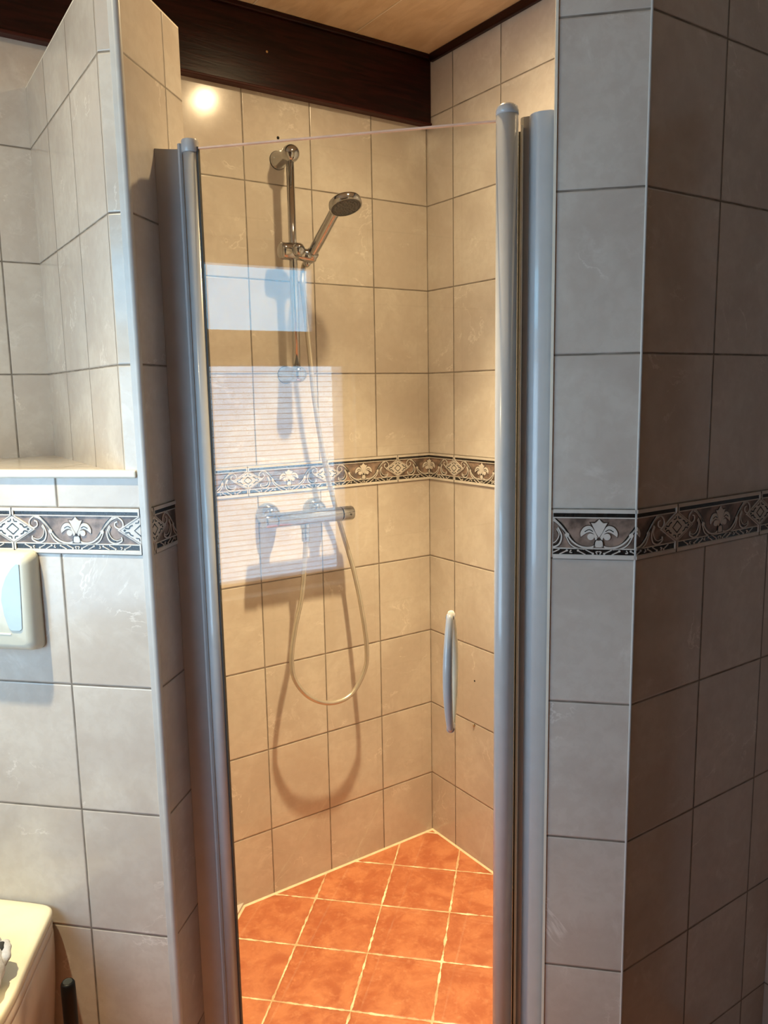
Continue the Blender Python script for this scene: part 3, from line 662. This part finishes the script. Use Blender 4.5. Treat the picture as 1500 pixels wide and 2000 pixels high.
# ------------------------------------------------------------------ hand shower
hs = empty('hand_shower', cr, 'chrome hand shower with a round head leaning out of its holder on the rail', 'hand shower')
hc = Vector((-0.439, -0.235, 1.9487))
nf = Vector((0.02, -0.35, -0.936)).normalized()
hu = (hh - nf * hh.dot(nf)).normalized()
neck = hc - hu * 0.030 - nf * 0.019
hd = (neck - cr).normalized(); Lh = (neck - cr).length
bm = bmesh.new(); path = [cr + hd * (Lh * k / 10) for k in range(10)] ; path = [cr - hd * 0.016] + path + [neck]
tube(bm, path, [0.0095, 0.0125, 0.0138, 0.0142, 0.0144, 0.0144, 0.0142, 0.0140, 0.0138, 0.0138, 0.0142, 0.0130], 24)
rel(link('handle', bm, CHROME, hs, smooth=True), hs)
bm = bmesh.new(); lathe(bm, hc - nf * 0.024, nf, [(0.0, 0), (0.020, 0.0005), (0.034, 0.0035), (0.0405, 0.008), (0.0422, 0.012), (0.0422, 0.024), (0.0408, 0.0262), (0.0380, 0.0262), (0.0380, 0.0240)], 44)
hdo = rel(link('shower_head', bm, CHROME, hs, smooth=True), hs)
md = hdo.modifiers.new('es', 'EDGE_SPLIT'); md.split_angle = 0.6
bm = bmesh.new(); lathe(bm, hc - nf * 0.001, nf, [(0.0382, 0), (0.0380, 0.0022), (0.028, 0.0030), (0.0, 0.0030)], 40)
sp = rel(link('spray_face', bm, SPRAY, hdo, smooth=True), hs)
bm = bmesh.new(); fx, fy, _ = basis(nf)
for r, k in ((0.008, 7), (0.016, 13), (0.024, 19), (0.031, 25)):
    for i in range(k):
        a = 2 * PI * i / k; lathe(bm, hc + nf * 0.0012 + (fx * math.cos(a) + fy * math.sin(a)) * r, nf, [(0.0012, 0), (0.0010, 0.0030), (0.0, 0.0031)], 6)
rel(link('nozzle_field', bm, plain('grey_nozzle_rubber', (0.20, 0.20, 0.19), 0.5), sp), hs)

# ------------------------------------------------------------------ hose
hp = [tuple(cr - hd * 0.012 + Vector((0, 0, 0))), tuple(cr - hd * 0.035 + Vector((-0.002, 0.006, 0))), (-0.4765, -0.066, 1.7800), (-0.4745, -0.072, 1.7163), (-0.4657, -0.074, 1.5952), (-0.4512, -0.068, 1.4708), (-0.4286, -0.060, 1.342), (-0.401, -0.048, 1.2375),
      (-0.3684, -0.036, 1.1367), (-0.3514, -0.042, 1.0673), (-0.3344, -0.068, 0.9612), (-0.3236, -0.090, 0.8394), (-0.3174, -0.100, 0.7308), (-0.329, -0.100, 0.6667), (-0.3774, -0.100, 0.6065), (-0.4477, -0.100, 0.5984),
      (-0.5142, -0.100, 0.6316), (-0.5554, -0.095, 0.6883), (-0.5625, -0.090, 0.7485), (-0.5461, -0.085, 0.8332), (-0.5169, -0.080, 0.9308), (-0.5018, -0.078, 1.0459), (-0.4990, -0.078, 1.098)]
hose = empty('shower_hose', (-0.4477, -0.10, 0.5984), 'smooth silver shower hose hanging in a long loop below the tap', 'shower hose')
bm = bmesh.new(); tube(bm, crom(hp, 10), 0.0068, 16); rel(link('hose_tube', bm, HOSE, hose, smooth=True), hose)
bm = bmesh.new(); lathe(bm, (-0.4990, -0.078, 1.078), EZ, [(0.0085, 0), (0.0110, 0.003), (0.0112, 0.024), (0.0100, 0.026)], 20); rel(link('lower_nut', bm, CHROME, hose, smooth=True), hose)
bm = bmesh.new(); lathe(bm, cr - hd * 0.034, hd, [(0.0085, 0), (0.0100, 0.004), (0.0112, 0.020)], 20); rel(link('upper_nut', bm, CHROME, hose, smooth=True), hose)

# ------------------------------------------------------------------ thermostatic mixer
mx_ = empty('shower_mixer', (-0.49, 0.0, 1.15), 'chrome horizontal bar shower mixer tap with two domed wall covers', 'shower tap')
MY, MZ = -0.078, 1.146
tilt = Vector((1, 0, -0.012)).normalized()
bm = bmesh.new(); lathe(bm, (-0.588, MY, MZ + 0.001), tilt, [(0.0180, 0), (0.0200, 0.002), (0.0205, 0.010), (0.0205, 0.200), (0.0200, 0.2035)], 36)
o = rel(link('mixer_body', bm, CHROME, mx_, smooth=True), mx_); md = o.modifiers.new('es', 'EDGE_SPLIT'); md.split_angle = 0.5
bm = bmesh.new(); lathe(bm, Vector((-0.588, MY, MZ + 0.001)) + tilt * 0.2055, tilt, [(0.0190, 0), (0.0210, 0.001), (0.0212, 0.034), (0.0195, 0.0375), (0.016, 0.0380), (0.0, 0.0380)], 36)
kn = rel(link('temperature_knob', bm, CHROME, mx_, smooth=True), mx_); md = kn.modifiers.new('es', 'EDGE_SPLIT'); md.split_angle = 0.5
bm = bmesh.new(); lathe(bm, Vector((-0.588, MY - 0.0205, MZ)) + tilt * 0.228, (0, -1, 0), [(0.0030, 0), (0.0028, 0.0020), (0, 0.0022)], 14); rel(link('safety_button', bm, plain('dark_button', (0.05, 0.045, 0.04), 0.3), kn), mx_)
bm = bmesh.new(); lathe(bm, (-0.590, MY, MZ + 0.001), -tilt, [(0.0190, 0), (0.0210, 0.001), (0.0212, 0.030), (0.0195, 0.0345), (0.012, 0.0360), (0.0, 0.0362)], 36)
kl = rel(link('flow_knob', bm, CHROME, mx_, smooth=True), mx_); md = kl.modifiers.new('es', 'EDGE_SPLIT'); md.split_angle = 0.5
for x in (-0.578, -0.430):
    bm = bmesh.new(); lathe(bm, (x, -0.0003, 1.154), (0, -1, 0), [(0.0330, 0), (0.0335, 0.004), (0.0322, 0.016), (0.0285, 0.030), (0.0220, 0.042), (0.0150, 0.048), (0.0, 0.050)], 40)
    o = rel(link('wall_cover', bm, CHROME, mx_, smooth=True), mx_)
    bm = bmesh.new(); lathe(bm, (x, -0.040, 1.149), (0, -1, 0), [(0.0150, 0), (0.0150, 0.035)], 24); rel(link('inlet_nut', bm, CHROME, o), mx_)
bm = bmesh.new(); lathe(bm, (-0.4990, MY, MZ - 0.0175), -EZ, [(0.0135, 0), (0.0135, 0.012), (0.0110, 0.014), (0.0110, 0.024)], 24); rel(link('hose_outlet', bm, CHROME, mx_), mx_)

# ------------------------------------------------------------------ toilet, flush plate, brush, cloth
TC = -0.685
def T(wd, d, z): return D(TC + wd, -d, z)          # wd sideways, d out from the wall
plate = empty('flush_plate', T(0, 0.0, 1.12), 'cream flush plate with buttons tinted blue like a window reflection on the tiled wall over the toilet', 'flush plate')
bm = bmesh.new()
def rrect(w, h, r, n=6):
    out = []
    for cx, cy, a0 in ((w - r, h - r, 0), (-(w - r), h - r, 90), (-(w - r), -(h - r), 180), (w - r, -(h - r), 270)):
        for i in range(n + 1):
            a = math.radians(a0 + 90 * i / n); out.append((cx + r * math.cos(a), cy + r * math.sin(a)))
    return out
rings = []
for w_, h_, r_, d_ in ((0.123, 0.092, 0.012, -0.001), (0.124, 0.093, 0.014, 0.010), (0.121, 0.090, 0.015, 0.024), (0.117, 0.086, 0.014, 0.0305), (0.111, 0.081, 0.012, 0.0340), (0.106, 0.077, 0.010, 0.0350)):
    rings.append([bm.verts.new(T(a, d_, 1.1215 + b)) for a, b in rrect(w_, h_, r_)])
for a, b in zip(rings, rings[1:]):
    for i in range(len(a)): j = (i + 1) % len(a); bm.faces.new((a[i], a[j], b[j], b[i]))
bm.faces.new(rings[-1]); bm.faces.new(rings[0]); bmesh.ops.recalc_face_normals(bm, faces=bm.faces)
rel(link('plate_cover', bm, PLATE, plate, smooth=True), plate)
# buttons: D shapes back to back
for sg in (1, -1):
    pts = [(0.1085, 0.075), (0.1075, 0.030), (0.1055, -0.020), (0.1040, -0.045), (0.099, -0.049), (0.082, -0.049), (0.077, -0.044), (0.0700, -0.020), (0.0665, 0.008), (0.0700, 0.030), (0.080, 0.052), (0.092, 0.068), (0.103, 0.077)]
    pts = [(sg * (a - 0.002), b - 0.002) for a, b in pts]
    bm = bmesh.new(); extrude2d(bm, pts, lambda a, b, h: T(a, h, 1.1215 + b), 0.0335, 0.0366)
    rel(link('flush_button', bm, BUTTON, plate, bevel=0.0010), plate)
bm = bmesh.new(); extrude2d(bm, [(0.030, -0.0585), (0.078, -0.0585), (0.078, -0.0560), (0.030, -0.0560)], lambda a, b, h: T(a, h, 1.1215 + b), 0.0345, 0.0358)
rel(link('embossed_line', bm, plain('pale_line', (0.9, 0.88, 0.8), 0.3), plate), plate)

toilet = empty('toilet', T(0, 0.2, 0.0), 'cream toilet with its lid closed against the tiled corner wall', 'toilet')
def dshape(s=1.0, back=0.0):
    half = crom([(0.0, 0.004 + back, 0), (0.060, 0.005 + back, 0), (0.088, 0.009 + back, 0), (0.103, 0.024 + back, 0), (0.118, 0.070, 0), (0.141, 0.145, 0), (0.165, 0.220, 0), (0.180, 0.290, 0), (0.180, 0.345, 0), (0.160, 0.415, 0), (0.115, 0.470, 0), (0.060, 0.494, 0), (0.0, 0.500, 0)], 4)
    h = [(q.x * s, 0.25 + (q.y - 0.25) * s) for q in half]
    return h + [(-a, b) for a, b in reversed(h[1:-1])]
def stack(bm, layers):
    rings = [[bm.verts.new(T(a, b, z)) for a, b in pts] for pts, z in layers]
    for A, B in zip(rings, rings[1:]):
        for i in range(len(A)): j = (i + 1) % len(A); bm.faces.new((A[i], A[j], B[j], B[i]))
    bm.faces.new(rings[0]); bm.faces.new(rings[-1]); bmesh.ops.recalc_face_normals(bm, faces=bm.faces)
bm = bmesh.new(); stack(bm, [(dshape(0.965), 0.4865), (dshape(0.995), 0.4875), (dshape(1.0), 0.493), (dshape(1.0), 0.500), (dshape(0.992), 0.505), (dshape(0.975), 0.5075), (dshape(0.90), 0.5085), (dshape(0.5), 0.5095)])
rel(link('lid', bm, CERAMIC, toilet, smooth=True), toilet)
bm = bmesh.new(); stack(bm, [(dshape(0.94), 0.4620), (dshape(0.985), 0.4630), (dshape(0.992), 0.470), (dshape(0.992), 0.480), (dshape(0.975), 0.4850), (dshape(0.90), 0.4860)])
rel(link('seat', bm, CERAM2, toilet, smooth=True), toilet)
def bowl(wf, df, back=0.001):
    pts = dshape(1.0); return [(a * wf, back + (b - 0.004) * df) for a, b in pts]
bm = bmesh.new(); stack(bm, [(bowl(0.78, 0.82), 0.0), (bowl(0.76, 0.80), 0.02), (bowl(0.72, 0.78), 0.12), (bowl(0.78, 0.84), 0.24), (bowl(0.92, 0.93), 0.36), (bowl(0.965, 0.975), 0.42), (bowl(0.965, 0.98), 0.455), (bowl(0.95, 0.97), 0.4615)])
rel(link('bowl', bm, CERAM2, toilet, smooth=True), toilet)

brush = empty('toilet_brush', T(0.170, 0.09, 0.0), 'black toilet brush standing between the toilet and the tiled wall, upright round handle', 'toilet brush')
bx, by = T(0.170, 0.09, 0.0)[:2]
bm = bmesh.new(); lathe(bm, (bx, by, 0.0), EZ, [(0.036, 0), (0.038, 0.004), (0.038, 0.14), (0.036, 0.142), (0.034, 0.142), (0.034, 0.02)], 28); rel(link('holder', bm, BLACK, brush), brush)
bm = bmesh.new(); lathe(bm, (bx, by, 0.02), EZ, [(0.0, 0), (0.028, 0.003), (0.030, 0.06), (0.022, 0.07), (0.0, 0.071)], 20); rel(link('bristle_head', bm, BLACK, brush, smooth=True), brush)
bm = bmesh.new(); tube(bm, [(bx, by, 0.085), (bx, by, 0.40), (bx, by, 0.412), (bx, by, 0.416)], [0.0118, 0.0132, 0.0128, 0.0105], 24)
bh = rel(link('handle', bm, BLACK, brush, smooth=True), brush)
bm = bmesh.new(); lathe(bm, (bx, by, 0.4158), EZ, [(0.0085, 0), (0.0085, 0.0008), (0.007, 0.0004), (0, 0.0004)], 20); rel(link('handle_end', bm, plain('dark_grey_cap', (0.035, 0.04, 0.035), 0.4), bh), brush)

cl = empty('folded_cloth', T(0.08, 0.24, 0.510), 'crumpled pale grey cloth with a dark striped fold lying on the toilet lid', 'cloth')
random.seed(5)
def roll(name, pts, rad, m, parent, flat=(1, 1)):
    bm = bmesh.new(); q = crom(pts, 8); rr = [rad * (1 - 0.75 * abs(2 * i / (len(q) - 1) - 1) ** 3) * (1 + 0.08 * math.sin(i * 1.3)) for i in range(len(q))]
    tube(bm, q, rr, 18, flat=flat); return rel(link(name, bm, m, parent, smooth=True), cl)
roll('cloth_fold', [T(0.036, 0.142, 0.535), T(0.076, 0.172, 0.548), T(0.111, 0.207, 0.545), T(0.136, 0.247, 0.535), T(0.151, 0.297, 0.530)], 0.021, CLOTH, cl)
roll('cloth_fold', [T(0.016, 0.182, 0.532), T(0.076, 0.222, 0.540), T(0.126, 0.267, 0.536), T(0.161, 0.312, 0.530)], 0.020, CLOTH, cl)
roll('cloth_fold', [T(-0.034, 0.212, 0.532), T(0.046, 0.272, 0.545), T(0.106, 0.332, 0.535), T(0.136, 0.382, 0.528)], 0.024, CLOTH, cl)
roll('cloth_fold', [T(-0.044, 0.172, 0.529), T(0.016, 0.152, 0.532), T(0.066, 0.162, 0.532)], 0.018, CLOTH, cl)
k1 = roll('cloth_tip', [T(0.104, 0.172, 0.545), T(0.120, 0.184, 0.557), T(0.132, 0.202, 0.548), T(0.130, 0.217, 0.535)], 0.011, CLOTH, cl, (1, 0.55))
roll('dark_stripe', [T(0.108, 0.180, 0.555), T(0.119, 0.192, 0.561), T(0.124, 0.206, 0.552)], 0.0075, DARKC, k1, (1, 0.5))

# ------------------------------------------------------------------ ceiling spots
BULB = emit_material('warm_lamp_glass', (1.0, 0.74, 0.42, 1), 26.0)
def spot(xy, power, label, size, col):
    e = empty('recessed_spotlight', (xy[0], xy[1], CEIL), label, 'ceiling light', 'recessed ceiling spotlights')
    bm = bmesh.new(); lathe(bm, (0, 0, 0.001), -EZ, [(0.042, 0), (0.042, 0.004), (0.038, 0.007), (0.031, 0.006), (0.030, 0.0)], 36); link('bezel', bm, WHITE, e, smooth=True)
    bm = bmesh.new(); lathe(bm, (0, 0, -0.001), -EZ, [(0.029, 0), (0.028, 0.001), (0.018, 0.002), (0, 0.0022)], 32); link('bulb', bm, BULB, e, smooth=True)
    for nm, p_, sz in (('beam', power[0], size), ('spill', power[1], 178)):
        l = bpy.data.lights.new(nm, 'SPOT'); l.energy = p_; l.color = col; l.spot_size = math.radians(sz); l.spot_blend = 1.0; l.shadow_soft_size = 0.024
        o = bpy.data.objects.new(nm, l); C.objects.link(o); o.parent = e; o.location = (0, 0, -0.014)
    return e
spot(LAMP_A, WA, 'recessed warm ceiling spotlight above the shower', 72, WARM_A)
spot(LAMP_B, WB, 'recessed warm ceiling spotlight above the toilet', 76, WARM_B)
